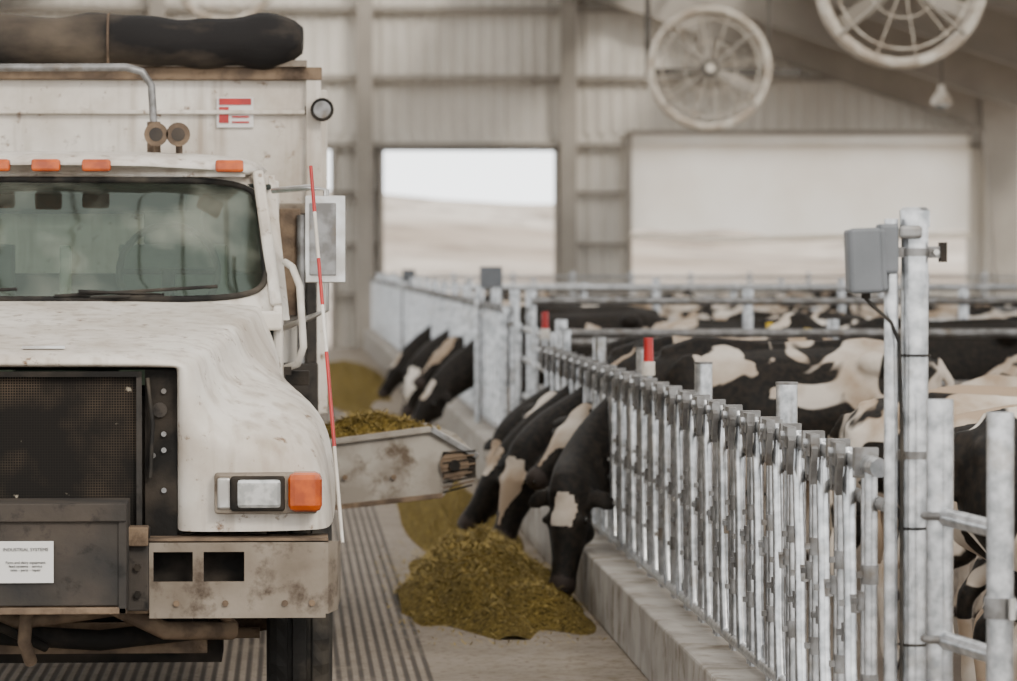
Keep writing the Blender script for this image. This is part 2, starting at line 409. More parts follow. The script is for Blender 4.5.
# ------------------------------------------------------------------ fans
def fan(X,Y,Z,R):
    e=empty('barn_fan',(X,Y,Z)); b=MB()
    n=48; prof=[(R,-.14),(R*.93,-.16),(R*.88,-.10),(R*.87,.14),(R*.95,.16),(R,.12)]
    vs=[];fs=[]
    for i in range(n):
        a=2*math.pi*i/n
        for r,d in prof: vs.append((r*math.cos(a),d,r*math.sin(a)))
    p=len(prof)
    for i in range(n):
        j=(i+1)%n
        for k in range(p): l=(k+1)%p; fs.append((i*p+k,j*p+k,j*p+l,i*p+l))
    b.add(vs,fs,CREAM,True); b.obj('shroud',e)
    b=MB(); b.tube([(0,-.22,0),(0,.2,0)],.13,STEELD,seg=16); b.tube([(0,-.26,0),(0,-.2,0)],.07,CREAM,seg=12); b.obj('hub_motor',e)
    b=MB()
    for k in range(3):
        a=math.radians(95+120*k); d=Vector((math.cos(a),0,math.sin(a))); s_=Vector((-math.sin(a),.35,math.cos(a)))
        vs=[d*.1-s_*.05,d*.1+s_*.05,d*R*.5+s_*.10,d*R*.84+s_*.08,d*R*.84-s_*.08,d*R*.5-s_*.09]
        b.add(vs,[(0,1,2,3,4,5)],STEEL)
    o=b.obj('blades',e); mo=o.modifiers.new('s','SOLIDIFY'); mo.thickness=.015
    b=MB()
    for k in range(12):
        a=math.radians(30*k+10); b.tube([(.08*math.cos(a),-.2,.08*math.sin(a)),(R*.95*math.cos(a),-.17,R*.95*math.sin(a))],.008,CREAM,seg=6)
    for k in (40,140,220,320):
        a=math.radians(k); b.tube([(.08*math.cos(a),-.2,.08*math.sin(a)),(R*.95*math.cos(a),-.17,R*.95*math.sin(a))],.022,STEEL,seg=6)
    b.ring((0,-.185,0),R*.78,.012,CREAM,seg=48,rseg=6); b.ring((0,-.195,0),R*.42,.008,CREAM,seg=40,rseg=5)
    b.beam((-R*1.0,.1,-.05),(R*1.5,.1,-.05),.06,.11,STEELD)
    b.obj('guard',e)
    b=MB(); b.tube([(-R*.98,.1,-.1),(-R*.98,.1,zr(X)+.1-Z)],.04,STEELD,seg=8); b.tube([(R*.98,.1,-.1),(R*.98,.1,zr(X)-Z)],.025,STEELD,seg=8); b.obj('hanger',e)
fan(6.05,57.2,4.70,.9); fan(6.4,41.4,4.83,.9); fan(-1.05,64.8,6.7,.92)
e=empty('pendant_lamp',(9.9,60,4.3)); b=MB()
b.tube([(0,0,0),(0,0,.08),(0,0,.22),(0,0,.3)],[.17,.15,.06,.04],CREAM,seg=20); b.tube([(0,0,.3),(0,0,zr(9.9)+.8-4.3)],.012,STEELD,seg=6); b.ball((0,0,-.01),(.11,.11,.08),LENS); b.obj('shade',e)

# ------------------------------------------------------------------ headlock fences
def headlocks(y0,y1,zb,zt,X,posts_every,detail=True,name='headlock_fence'):
    e=empty(name,(X,y0,0)); L=y1-y0
    b=MB()
    b.tube([(0,0,zt),(0,L,zt)],.03,GALV,seg=10); b.tube([(.03,0,zt-.12),(.03,L,zt-.12)],.022,GALVD,seg=8)
    b.tube([(0,0,zb+.06),(0,L,zb+.06)],.028,GALV,seg=10)
    b.obj('rails',e)
    b=MB(); c=MB(); y=.18; p=.62; i=0
    sg=12 if detail else 6
    while y+p<=L+.05:
        k=random.uniform(-.012,.018)
        b.tube([(0,y,zb+.02),(0,y,zt)],.021,GALV,seg=sg)
        if detail: b.tube([(0,y+.10,zb+.02),(0,y+.085,zt)],.019,GALV,seg=sg)
        b.tube([(-.01,y+.30+k,zb+.06),(-.012,y+.36,zb+.30),(-.012,y+.37,(zb+zt)/2+.1),(-.015,y+.40+k*2,zt-.03),(-.02,y+.41+k*2,zt+.035)],.021,GALV,seg=sg)
        if detail: b.tube([(-.0,y+.45,zb+.04),(0,y+.455,zt)],.019,GALV,seg=sg)
        if detail:
            zm=(zb+zt)/2
            for (yy,zz) in ((y,zm+.14),(y,zm-.2),(y+.37,zm+.02),(y+.45,zm-.08),(y+.10,zm+.05)):
                c.tube([(-.003,yy,zz-.03),(-.003,yy,zz+.03)],.027,GALVD,seg=10)
                c.box((-.03,yy,zz),(.03,.02,.02),GALVD)
            c.box((-.045,y+.42,zt+.015),(.03,.14,.075),GALVD)
            c.box((-.05,y+.36,zt-.045),(.02,.05,.13),GALVD,rot=Matrix.Rotation(.35,3,'X').to_quaternion())
            c.box((-.05,y+.47,zt-.05),(.025,.04,.10),GALVD,rot=Matrix.Rotation(-.5,3,'X').to_quaternion())
            c.tube([(-.075,y+.44,zt+.02),(.03,y+.44,zt+.02)],.016,GALV,seg=8)
            c.box((-.01,y+.05,zt+.01),(.075,.05,.085),GALVD)
            c.tube([(-.05,y+.05,zt-.03),(.02,y+.05,zt-.03)],.012,GALV,seg=8)
        else:
            c.box((-.04,y+.42,zt+.015),(.04,.13,.07),GALVD)
        y+=p; i+=1
    b.obj('stanchions',e); c.obj('latches',e)
    b=MB(); y=posts_every[0]
    while y<=L+.01:
        r=.041
        b.tube([(.085,y,0),(.085,y,zt+.17)],r,GALV,seg=16)
        b.tube([(.085,y,zt+.165),(.085,y,zt+.175)],r+.002,GALVD,seg=16)
        b.box((.045,y,zt),(.1,.07,.07),GALVD); b.box((.045,y,zb+.1),(.1,.07,.07),GALVD)
        y+=posts_every[1]
    b.obj('posts',e)
    return e
headlocks(12.05,28.0,.31,1.27,1.8,(2.95,3.05))
headlocks(33.0,86.5,.43,1.50,1.8,(.3,3.05),detail=False)
e=empty('pipe_gate',(1.88,28.15,0)); b=MB()
for z in (.5,.8,1.1,1.35): b.tube([(0,.1,z),(0.05,4.5,z)],.024,GALV)
for y in (.1,2.3,4.5): b.tube([(.0,y,.0),(.0,y,1.4)],.026,GALV)
b.obj('gate_pipes',e)
def marker(X,Y,z):
    e=empty('red_flag_marker',(X,Y,0)); b=MB()
    b.tube([(0,0,z-.17),(0,0,z)],.02,GALV); b.tube([(0,0,z-.02),(0,0,z+.05)],.034,WHITEP); b.tube([(0,0,z+.05),(0,0,z+.17)],[.026,.024],RED); b.obj('marker',e)
marker(1.8,19.9,1.35); marker(1.8,28.0,1.38)

# ------------------------------------------------------------------ utility post with junction box
e=empty('utility_post',(1.875,11.85,0))
b=MB(); b.tube([(0,0,0),(0,0,2.01)],.041,GALV,seg=24); b.tube([(0,0,2.005),(0,0,2.055)],.046,GALV,seg=24); b.tube([(0,0,2.055),(0,0,2.065)],[.046,.035],GALV,seg=24)
b.tube([(-.074,-.02,0),(-.074,-.02,2.03)],.021,GALV,seg=16)
b.obj('pipes',e)
b=MB()
for z in (1.93,1.32,.62):
    b.tube([(0,0,z-.012),(0,0,z+.012)],.045,GALVD,seg=20); b.box((.055,-.0,z),(.05,.03,.035),GALVD); b.tube([(.06,-.04,z),(.06,.04,z)],.009,CHROME,seg=8); b.box((-.05,0,z),(.06,.05,.03),GALVD)
b.box((.085,0,1.93),(.02,.045,.06),DARK)
b.obj('clamps',e)
b=MB(); b.box((-.150,-.01,1.905),(.115,.10,.19),BOXG,rot=Matrix.Rotation(-.04,3,'Y').to_quaternion()); b.box((-.158,-.065,1.905),(.095,.025,.195),BOXG,rot=Matrix.Rotation(-.04,3,'Y').to_quaternion())
b.box((-.085,-.01,1.94),(.06,.09,.15),BOXG); b.box((-.02,-.05,1.99),(.07,.02,.04),GALVD)
b.obj('junction_box',e,bevel=.02)
b=MB(); b.tube([(-.15,-.02,1.82),(-.15,-.02,1.79),(-.12,-.03,1.76),(-.08,-.06,1.72),(-.055,-.055,1.66),(-.045,-.045,1.4),(-.045,-.045,.2)],.006,BLACKR,seg=6)
b.tube([(-.15,-.02,1.83),(-.15,-.02,1.79)],.014,DARK); 
for z in (1.62,1.1,.75): b.ring((0,0,z),.045,.004,BLACKR,axis='Z')
b.obj('cable',e)
e=empty('pipe_gate',(1.895,11.5,0)); b=MB()
b.tube([(0,0,0),(0,0,1.5)],.040,GALV,seg=20); b.tube([(.115,-.35,0),(.115,-.35,1.475)],.039,GALV,seg=20)
for z in (1.16,.80,.42): 
    b.tube([(0,0,z),(.115,-.35,z-.02)],.026,GALV,seg=14)
    b.ring((0,0,z),.045,.012,GALVD,axis='Z')
for z in (.92,.55): b.tube([(.115,-.35,z),(.6,-.6,z-.04)],.026,GALV,seg=14); b.tube([(.115,-.35,z-.03),(.115,-.35,z+.03)],.046,GALVD,seg=16); b.tube([(.14,-.41,z-.03),(.14,-.41,z+.03)],.012,CHROME)
b.obj('gate_pipes',e)
for (X,Y,zt_) in ((1.9,36.6,1.82),(1.9,62,1.75)):
    e=empty('fence_post',(X,Y,0)); b=MB(); b.tube([(0,0,0),(0,0,zt_)],.06,GALVD,seg=14); b.tube([(-.17,0,.42),(-.17,0,zt_-.2)],.03,GALV,seg=10); b.box((-.05,-.03,zt_-.06),(.2,.14,.2),BOXG); b.obj('post',e)

# ------------------------------------------------------------------ pen cross fences
def rail_fence(x0,x1,Y,zs,name='pen_rail_fence',sp=2.4,r=.032,slope=0,M=GALVD):
    e=empty(name,(x0,Y,0)); b=MB(); L=x1-x0
    for z in zs: b.tube([(0,0,z),(L,slope,z)],r,M,seg=8)
    n=int(L/sp)
    for i in range(n+1): b.tube([(i*sp,slope*i*sp/L+.06,0),(i*sp,slope*i*sp/L+.06,max(zs)+.1)],.045,GALV,seg=8)
    b.obj('rails',e)
rail_fence(1.98,9,28.9,(1.38,1.0,.6),sp=2.0,M=GALVD)
rail_fence(2.1,13,34.5,(1.56,1.2,.8),sp=1.9)
rail_fence(2.1,15,46.5,(1.60,1.2,.8),sp=2.2,M=GALV)
rail_fence(2.1,15,58,(1.5,1.2,.8),sp=2.2,M=GALV)
rail_fence(2.1,15,70,(1.5,1.2,.8),sp=2.2,M=GALV)
rail_fence(2.1,15,80,(1.6,1.2,.8),sp=1.2,M=GALV)

# ------------------------------------------------------------------ feed
def mound(cx,cy,rx,ry,h,name,n=46,amp=.035,seed=0,base=0,straw=700,loc=(0,0,0),prt=None,pw=.75,extra=None):
    b=MB(); vs=[];fs=[]
    def H0(u,v):
        r=math.sqrt(u*u+v*v)*(1+.34*noise.noise((u*1.5+seed,v*1.5,2)))
        k=max(0,1-r); k=k*k*(3-2*k) if k<1 else 1
        return h*k**pw+amp*noise.noise((u*5,v*5,seed))*min(1,k*4)+amp*.5*noise.noise((u*16,v*16,seed))*min(1,k*4)
    def H(u,v):
        z=H0(u,v)
        if extra:
            for (ex,ey,erx,ery,eh) in extra:
                a=math.hypot((cx+u*rx-ex)/erx,(cy+v*ry-ey)/ery)*(1+.4*noise.noise((u*3,v*3,9)))
                if a<1: q=1-a; z=max(z,z*.4+eh*q*q*(3-2*q)**1+.5*amp*noise.noise((u*9,v*9,4))*q)
        return z
    for i in range(n+1):
        for j in range(n+1):
            u=-1+2*i/n; v=-1+2*j/n
            vs.append((cx+u*rx,cy+v*ry,base+H(u,v)-.004))
    for i in range(n):
        for j in range(n): a=i*(n+1)+j; fs.append((a,a+n+1,a+n+2,a+1))
    b.add(vs,fs,FEED,True)
    for k in range(straw):
        u=random.gauss(0,.5); v=random.gauss(0,.5)
        if abs(u)>1.15 or abs(v)>1.15 or (base>0 and u*u+v*v>.8): continue
        a=random.uniform(0,6.28); t=random.uniform(-.4,.6); L=random.uniform(.015,.05)
        p=Vector((cx+u*rx,cy+v*ry,base+H(u,v)+.006)); d=Vector((math.cos(a),math.sin(a),t))*L; s_=Vector((-math.sin(a),math.cos(a),0))*.003
        if p.x>1.60 and base==0: continue
        b.add([p-s_,p+s_,p+d+s_,p+d-s_],[(0,1,2,3)],STRAW)
    o=b.obj(name,prt); return o
mound(1.10,22.9,.50,3.0,.33,'feed_pile',n=110,straw=7000,seed=3,pw=.6,amp=.05,extra=[(1.32,20.95,.30,.75,.16),(.95,21.2,.28,.8,.16)])
mound(1.18,30,.41,6.2,.22,'feed_pile',n=70,straw=900,seed=5)
mound(1.05,43,.52,9,.18,'feed_pile',n=60,straw=600,seed=8)
mound(.9,64,.68,14,.2,'feed_pile',n=60,straw=100,seed=9)

# ------------------------------------------------------------------ truck
T=empty('feed_truck',(-1.02,14.7,0))
rows=[]
qx=[(0,1.51),(.30,1.51),(.585,1.509),(.60,1.48),(.60,1.30),(.60,1.16),(.60,1.02),(.60,.90)]
rows.append((.16,qx)); rows.append((.055,qx))
rows.append((.045,[(0,1.53),(.30,1.53),(.595,1.525),(.635,1.45),(.655,1.25),(.80,1.16),(.90,1.0),(.92,.90)]))
rows.append((.07,[(0,1.555),(.32,1.555),(.60,1.545),(.67,1.43),(.70,1.28),(.98,1.215),(1.10,1.08),(1.12,.905)]))
rows.append((.16,[(0,1.57),(.34,1.57),(.62,1.56),(.695,1.46),(.74,1.33),(1.03,1.28),(1.15,1.15),(1.17,.905)]))
rows.append((.42,[(0,1.60),(.38,1.60),(.67,1.59),(.74,1.50),(.79,1.40),(1.04,1.37),(1.17,1.25),(1.19,.93)]))
rows.append((.50,[(0,1.61),(.39,1.61),(.685,1.60),(.755,1.51),(.81,1.42),(1.045,1.385),(1.175,1.27),(1.195,1.06)]))
rows.append((.85,[(0,1.65),(.43,1.65),(.745,1.64),(.82,1.56),(.87,1.475),(1.04,1.42),(1.17,1.31),(1.19,1.12)]))
rows.append((1.25,[(0,1.695),(.46,1.695),(.80,1.685),(.875,1.61),(.925,1.52),(1.02,1.42),(1.11,1.28),(1.14,1.02)]))
rows.append((1.62,[(0,1.74),(.48,1.74),(.845,1.725),(.92,1.66),(.965,1.55),(.99,1.40),(1.01,1.2),(1.02,.85)]))
vs=[];fs=[]
W=17
for ri,(y,pts) in enumerate(rows):
    pts=list(pts); p2,p3=pts[2],pts[3]
    ins=((p2[0]+p3[0])/2+(.02 if ri>1 else .006),(p2[1]+p3[1])/2+(.028 if ri>1 else .012)); pts.insert(3,ins)
    full=[(-x,z) for x,z in pts[::-1]]+[(x,z) for x,z in pts[1:]]
    for x,z in full: vs.append((x,y,z))
for r in range(len(rows)-1):
    for k in range(W-1): a=r*W+k; fs.append((a,a+1,a+W+1,a+W))
b=MB(); b.add(vs,fs,TWH,True); o=b.obj('hood',T,sub=2)
b=MB(); b.box((.10,.20,1.583),(.16,.03,.01),CHROME); b.box((1.01,1.05,1.47),(.03,.10,.03),DARK)
b.obj('badges',T)
b=MB()
b.bb(-.45,.45,.10,.14,.80,1.49,SCREEN)
b.beam((-.47,.08,1.485),(.47,.08,1.485),.03,.02,DARK); b.beam((.46,.08,.8),(.46,.08,1.48),.02,.02,BOXD,up=(0,1,0)); b.beam((-.46,.08,.8),(-.46,.08,1.48),.02,.02,BOXD,up=(0,1,0))
for sg in (1,-1):
    b.bb(sg*.48,sg*.60,.13,.15,.8,1.50,DARK)
    for z in (1.42,1.26,1.20,1.05): b.tube([(sg*.55,.115,z),(sg*.55,.13,z)],.010,GALVD,seg=10)
    b.tube([(sg*.535,.115,1.35),(sg*.535,.13,1.35)],.028,BOXD,seg=14); b.tube([(sg*.51,.12,1.18),(sg*.51,.13,1.18)],.01,GALVD,seg=10)
    b.tube([(sg*.49,.1,1.47),(sg*.51,.09,1.30),(sg*.50,.1,1.1)],.008,BLACKR,seg=6)
b.bb(-.58,.58,.16,1.5,.75,1.40,DARK)
b.obj('radiator',T)
b=MB()
for sg in (1,-1):
    b.box((sg*.93,.035,1.045),(.38,.10,.15),BUMP)
    b.box((sg*.90,-.02,1.045),(.20,.03,.13),DARK); b.box((sg*.775,-.018,1.045),(.05,.02,.12),CHROME)
hb=b.obj('headlight_housings',T,bevel=.015)
b=MB()
for sg in (1,-1):
    b.box((sg*.905,-.03,1.045),(.165,.03,.11),LENS)
b.obj('headlight_lenses',T,bevel=.02)
b=MB()
for sg in (1,-1): b.box((sg*1.075,.02,1.05),(.125,.15,.145),ORANGE)
b.obj('turn_signals',T,bevel=.025)
b=MB()
for sg in (1,-1):
    def q(xa,xb,za,zb_): b.bb(sg*xa,sg*xb,-.02,0,za,zb_,BUMP)
    q(.50,1.16,.60,.72); q(.50,1.16,.83,.87); q(.50,.515,.72,.83); q(.66,.70,.72,.83); q(.85,1.16,.72,.83)
    b.bb(sg*.5,sg*1.16,-.02,.22,.865,.88,RUST)
    b.bb(sg*.5,sg*1.15,-.02,.18,.585,.60,BUMP)
    vs_=[(sg*1.16,-.02,.60),(sg*1.195,.04,.61),(sg*1.21,.3,.64),(sg*1.16,-.02,.87),(sg*1.195,.04,.865),(sg*1.21,.3,.85)]
    b.add(vs_,[(0,1,4,3),(1,2,5,4)],BUMP)
    b.bb(sg*.48,sg*1.1,.12,.15,.65,.85,DARK)
    for x in (.6,.78,1.0,1.1): b.tube([(sg*x,-.03,.64),(sg*x,-.018,.64)],.012,RUST,seg=8)
b.obj('bumper',T)
b=MB()
for sg in (1,-1):
    b.bb(sg*.42,sg*.50,-.10,.1,.62,.92,BOXD)
    b.bb(sg*.42,sg*.50,-.14,-.02,.86,.93,RUST)
    for z in (.68,.78,.88): b.tube([(sg*.46,-.12,z),(sg*.46,-.1,z)],.014,DARK,seg=6)
b.bb(-.5,.5,.0,.12,.60,.70,RUST)
b.obj('bumper_brackets',T,bevel=.006)
b=MB()
b.bb(-.41,.41,-.34,-.02,.66,1.0,BOXD); b.bb(-.43,.43,-.36,.0,.965,1.03,BOXD)
b.bb(-.41,.41,-.352,-.34,.985,.993,DARK)
b.bb(-.43,-.40,-.35,0,.63,.97,BOXD); b.bb(.40,.43,-.35,0,.63,.97,BOXD); b.bb(-.43,.43,-.35,-.33,.63,.655,RUST)
b.obj('front_hopper_box',T,bevel=.008)
b=MB(); b.bb(-.035,.168,-.352,-.344,.745,.895,SIGNW); b.obj('placard',T)
R90=(math.radians(90),0,0)
text('INDUSTRIAL SYSTEMS',.0168,(.068,-.354,.865),R90,SIGNT,T,'placard_text')
text('Farm and dairy equipment\nfeed systems - service\nsales - parts - repair',.0135,(.068,-.354,.805),R90,SIGNT,T,'placard_text_small')
def rr(hw,hh,ex,n=64):
    pts=[]
    for i in range(n):
        a=2*math.pi*i/n; c,s_=math.cos(a),math.sin(a)
        pts.append((hw*abs(c)**(2/ex)*(1 if c>=0 else -1),hh*abs(s_)**(2/ex)*(1 if s_>=0 else -1)))
    return pts
def wp(u,v,off=0):
    t=(v+.27)/.54; z=1.735+.525*t; y=1.72+.40*t+.22*(abs(u)/.92)**2.5-off
    x=u*(1.0-.055*t)
    return (x,y,z)
inner=rr(.93,.258,7.5); outer=[(max(-1.01,min(1.01,u*1.13)),max(-.35,min(.285,v*1.6))) for u,v in rr(.91,.255,14)]
b=MB(); n=len(inner); vs=[wp(u,v) for u,v in inner]+[wp(u,v,-.02) for u,v in outer]; 
fs=[(i,(i+1)%n,n+(i+1)%n,n+i) for i in range(n)]
b.add(vs,fs,TWH,True); b.obj('windshield_surround',T)
b=MB(); b.tube([wp(u,v,.006) for u,v in inner],.014,BLACKR,seg=6,closed=True); b.obj('windshield_seal',T)
b=MB(); vs=[];fs=[]; 
for k in range(9):
    sc_=1-k/8
    for u,v in inner: vs.append(wp(u*sc_,v*sc_))
for k in range(8):
    for i in range(n): j=(i+1)%n; fs.append((k*n+i,k*n+j,(k+1)*n+j,(k+1)*n+i))
b.add(vs,fs,GLASS,True); b.obj('windshield',T)
b=MB()
b.tube([(.2,1.68,1.755),(.5,1.70,1.765),(.15,1.70,1.78)],.008,BLACKR,seg=6); b.tube([(-.7,1.72,1.76),(-.1,1.70,1.79)],.008,BLACKR,seg=6); b.tube([(.05,1.72,1.76),(.72,1.76,1.80)],.008,BLACKR,seg=6)
b.obj('wipers',T)
b=MB()
secs=[(2.06,.83,2.262,2.30),(2.10,.87,2.25,2.335),(2.25,.91,2.245,2.365),(2.8,.93,2.24,2.38),(3.45,.92,2.24,2.375),(3.55,.88,2.25,2.33)]
vs=[];fs=[]
for (y,hw,z0,z1) in secs:
    yc=y
    prof=[(-hw,z0),(-hw,(z0+z1)/2),(-hw+.05,z1-.012),(-hw*.5,z1+.005),(0,z1+.01),(hw*.5,z1+.005),(hw-.05,z1-.012),(hw,(z0+z1)/2),(hw,z0)]
    for x,z in prof: vs.append((x,yc+(.16*(abs(x)/.9)**3 if y<2.3 else 0),z))
k=9
for r in range(len(secs)-1):
    for i in range(k-1): a=r*k+i; fs.append((a,a+1,a+k+1,a+k))
    fs.append((r*k+k-1,r*k,r*k+k,r*k+2*k-1))
fs.append(tuple(range(k))); fs.append(tuple(range(5*k,6*k))[::-1])
b.add(vs,fs,TWH,True); b.obj('cab_roof',T,sub=1)
b=MB()
for x,yy in ((0,2.02),(.21,2.03),(-.21,2.03),(.765,2.13),(-.765,2.13)): b.box((x,yy,2.306),(.12,.08,.052),ORANGE)
b.obj('marker_lights',T,bevel=.012)
b=MB()
for sg in (1,-1):
    def s(xa,xb,ya,yb,za,zb_,m=TWH): b.bb(sg*xa,sg*xb,ya,yb,za,zb_,m)
    s(.95,.99,1.66,3.5,.92,1.72)
    s(.90,.97,3.3,3.5,1.72,2.27)
    b.beam((sg*.965,1.97,1.70),(sg*.885,2.34,2.27),.05,.10,TWH,up=(0,1,0))
    b.beam((sg*.90,2.3,2.25),(sg*.90,3.4,2.25),.06,.05,TWH)
    b.add([(sg*.955,2.0,1.72),(sg*.955,3.3,1.72),(sg*.90,3.3,2.25),(sg*.89,2.35,2.25)],[(0,1,2,3)],GLASS)
    s(.6,.97,1.7,3.5,.90,.94,DARK)
    s(.62,1.0,1.9,3.2,.45,.9,DARK); s(.7,1.02,1.8,2.6,.42,.46,CHROME)
b.bb(-.95,.95,3.46,3.5,.92,1.85,TWH); b.bb(-.95,-.6,3.46,3.5,1.85,2.27,TWH); b.bb(.6,.95,3.46,3.5,1.85,2.27,TWH); b.bb(-.6,.6,3.46,3.5,2.12,2.27,TWH)
b.bb(-.99,.99,1.60,1.80,1.62,1.70,TWH)
b.obj('cab_body',T,bevel=.012)
b=MB()
b.bb(-.92,.92,1.95,2.2,1.45,1.74,DASH); b.bb(-.94,.94,2.2,3.44,1.0,1.05,DASH); b.bb(-.94,.94,3.40,3.45,1.0,1.85,DASH)
b.bb(-.94,-.55,3.40,3.45,1.85,2.24,DASH); b.bb(.55,.94,3.40,3.45,1.85,2.24,DASH); b.bb(-.55,.55,3.40,3.45,2.12,2.24,DASH)
b.bb(-.94,.94,2.3,3.44,2.21,2.235,DASH)
for x in (.5,-.45): b.bb(x-.24,x+.24,3.0,3.2,1.3,1.98,SEAT); b.bb(x-.25,x+.25,2.6,3.1,1.2,1.35,SEAT); b.bb(x-.13,x+.13,3.02,3.16,1.98,2.13,SEAT)
b.box((-.72,2.05,1.80),(.10,.02,.14),SEAT); b.box((-.25,2.02,1.83),(.10,.02,.18),SIGNW); b.box((.08,2.02,1.86),(.05,.02,.22),SEAT)
b.obj('cab_interior',T,bevel=.02)
b=MB(); 
pts=[]
for i in range(30):
    a=2*math.pi*i/30; pts.append((.5+.21*math.cos(a),2.38+.08*math.sin(a),1.86+.20*math.sin(a)))
b.tube(pts,.016,BLACKR,closed=True,seg=8); b.tube([(.5,2.38,1.86),(.5,2.25,1.65)],.03,BLACKR); b.tube([(.3,2.38,1.86),(.7,2.38,1.86)],.014,BLACKR); b.tube([(.5,2.38,1.86),(.5,2.30,1.67)],.014,BLACKR)
b.obj('steering_wheel',T)
b=MB()
for sg in (1,-1):
    b.box((sg*1.165,1.75,1.995),(.165,.06,.36),CHROME); b.box((sg*1.155,1.71,1.995),(.11,.02,.30),GALVD)
    b.tube([(sg*.95,2.0,2.20),(sg*1.1,1.78,2.21),(sg*1.17,1.75,2.20),(sg*1.17,1.75,1.70),(sg*1.1,1.78,1.67),(sg*.98,1.9,1.62)],.013,CHROME,seg=8)
    b.tube([(sg*1.0,1.78,1.90),(sg*1.03,1.7,1.88),(sg*1.06,1.66,1.80),(sg*1.075,1.66,1.55),(sg*1.05,1.7,1.48),(sg*1.0,1.78,1.46)],.015,WHITEP,seg=10)
    b.box((sg*1.05,1.8,1.42),(.10,.1,.06),DARK)
b.obj('mirrors',T,bevel=.012)
b=MB()
P0=Vector((1.215,.15,.85)); P1=Vector((1.10,.6,2.27))
for i in range(8):
    a=P0.lerp(P1,i/8); c_=P0.lerp(P1,(i+1)/8); b.tube([a,c_],.007,(WHITEP,WHITEP,RED,RED,WHITEP,RED,WHITEP,RED)[i],seg=8)
b.obj('marker_whip',T)
b=MB()
b.tube([(-1.0,2.9,2.72),(-.6,2.9,2.755),(.30,2.9,2.76),(.37,2.9,2.74),(.41,2.9,2.68),(.42,2.9,2.50)],.017,GALVD,seg=12)
b.tube([(.42,2.9,2.36),(.42,2.9,2.52)],.03,RUST)
b.obj('intake_pipe',T)
b=MB()
for x in (.445,.54):
    b.tube([(x,2.45,2.45),(x,2.52,2.45),(x,2.62,2.45),(x,2.95,2.44)],[.052,.040,.03,.022],RUST,seg=18); b.tube([(x,2.447,2.45),(x,2.46,2.45)],.030,BOXD,seg=16)
    b.tube([(x,2.6,2.45),(x,2.6,2.37)],.015,RUST)
b.obj('air_horns',T)
b=MB()
b.bb(-1.16,1.16,3.92,9.6,1.15,2.78,TWH)
b.obj('feed_box',T,bevel=.01)
b=MB()
for sg in (1,-1):
    b.box((sg*1.13,3.90,2.45),(.07,.06,.65),TWH); b.box((sg*1.12,3.88,1.70),(.05,.08,.86),BOXD)
    b.box((sg*1.02,3.86,1.90),(.10,.08,.5),RUST); b.box((sg*1.05,3.80,1.28),(.2,.2,.3),BOXD)
    b.tube([(sg*1.07,3.8,2.12),(sg*1.07,3.8,1.4)],.018,GALVD)
    for y in (5,6.1,7.2,8.3,9.5): b.box((sg*1.18,y,1.95),(.05,.08,1.6),TWH)
b.box((0,3.90,2.78),(2.34,.08,.06),RUST); b.box((0,3.9,2.60),(2.3,.04,.02),TWH); b.box((0,3.88,2.15),(2.2,.06,.05),BUMP)
b.obj('feed_box_ribs',T,bevel=.006)
b=MB()
n=60; pts=[];rad=[]
for i in range(n+1):
    x=-1.28+2.36*i/n; e_=min(i,n-i); k=(.55,.82,.93,.98)[e_] if e_<4 else 1
    pts.append((x,3.85+.02*noise.noise((x*4,0,0)),2.925+.02*noise.noise((x*2.5,1,0)))); rad.append((.13*k*(1+.22*noise.noise((x*4,2,0))),.118*k*(1+.22*noise.noise((x*5,5,0)))))
b.tube(pts,rad,TARP,seg=20); 
b.tube([(-1.25,4.1,2.86),(1.0,4.1,2.86)],.07,RUST,seg=10); b.box((0,3.87,2.825),(2.2,.1,.03),BUMP)
for x in (-.55,.18): b.ring((x,3.85,2.925),.13,.006,RUST,axis='X')
b.obj('rolled_tarp',T)
b=MB(); b.bb(.68,.85,3.90,3.915,2.53,2.67,SIGNW); b.bb(.69,.84,3.893,3.90,2.635,2.665,RED)
b.bb(.69,.735,3.893,3.90,2.55,2.625,RED)
for z in (2.55,2.575,2.60): b.bb(.75,.83,3.893,3.90,z,z+.008,RED)
b.obj('warning_sign',T)
b=MB(); b.tube([(1.17,3.80,2.61),(1.17,3.84,2.61),(1.17,3.92,2.61)],[.055,.055,.03],DARK,seg=18); b.tube([(1.17,3.795,2.61),(1.17,3.80,2.61)],.04,GALVD,seg=18); b.box((1.13,3.9,2.61),(.08,.04,.04),DARK); b.obj('work_light',T)
b=MB()
for sg in (1,-1):
    b.bb(sg*.38,sg*.46,.1,9.4,.70,.92,DARK)
    b.tube([(sg*.42,.3,.62),(sg*.42,.7,.50),(sg*.42,1.1,.48),(sg*.42,1.5,.52),(sg*.42,1.9,.64)],[(.045,.03)]*5,RUST,seg=8)
b.tube([(-.95,1.05,.50),(-.5,1.05,.42),(.5,1.05,.42),(.95,1.05,.50)],.055,RUST,seg=10)
b.tube([(-.9,.85,.45),(.9,.85,.45)],.022,RUST); b.box((.1,.9,.62),(.5,.5,.3),DARK)
b.tube([(-.4,.3,.62),(0,.25,.55),(.4,.3,.60)],.03,RUST); b.tube([(-.1,.2,.75),(-.08,.15,.55),(.1,.3,.45)],.02,DARK)
b.tube([(.05,.0,.62),(.04,-.02,.50),(.06,.05,.42)],.025,RUST); b.tube([(-.1,.3,.5),(.3,.35,.47),(.7,.5,.50)],.04,DARK); b.bb(-.7,.7,.55,.62,.40,.52,RUST)
b.bb(-.75,.75,.9,1.4,.33,.46,DARK)
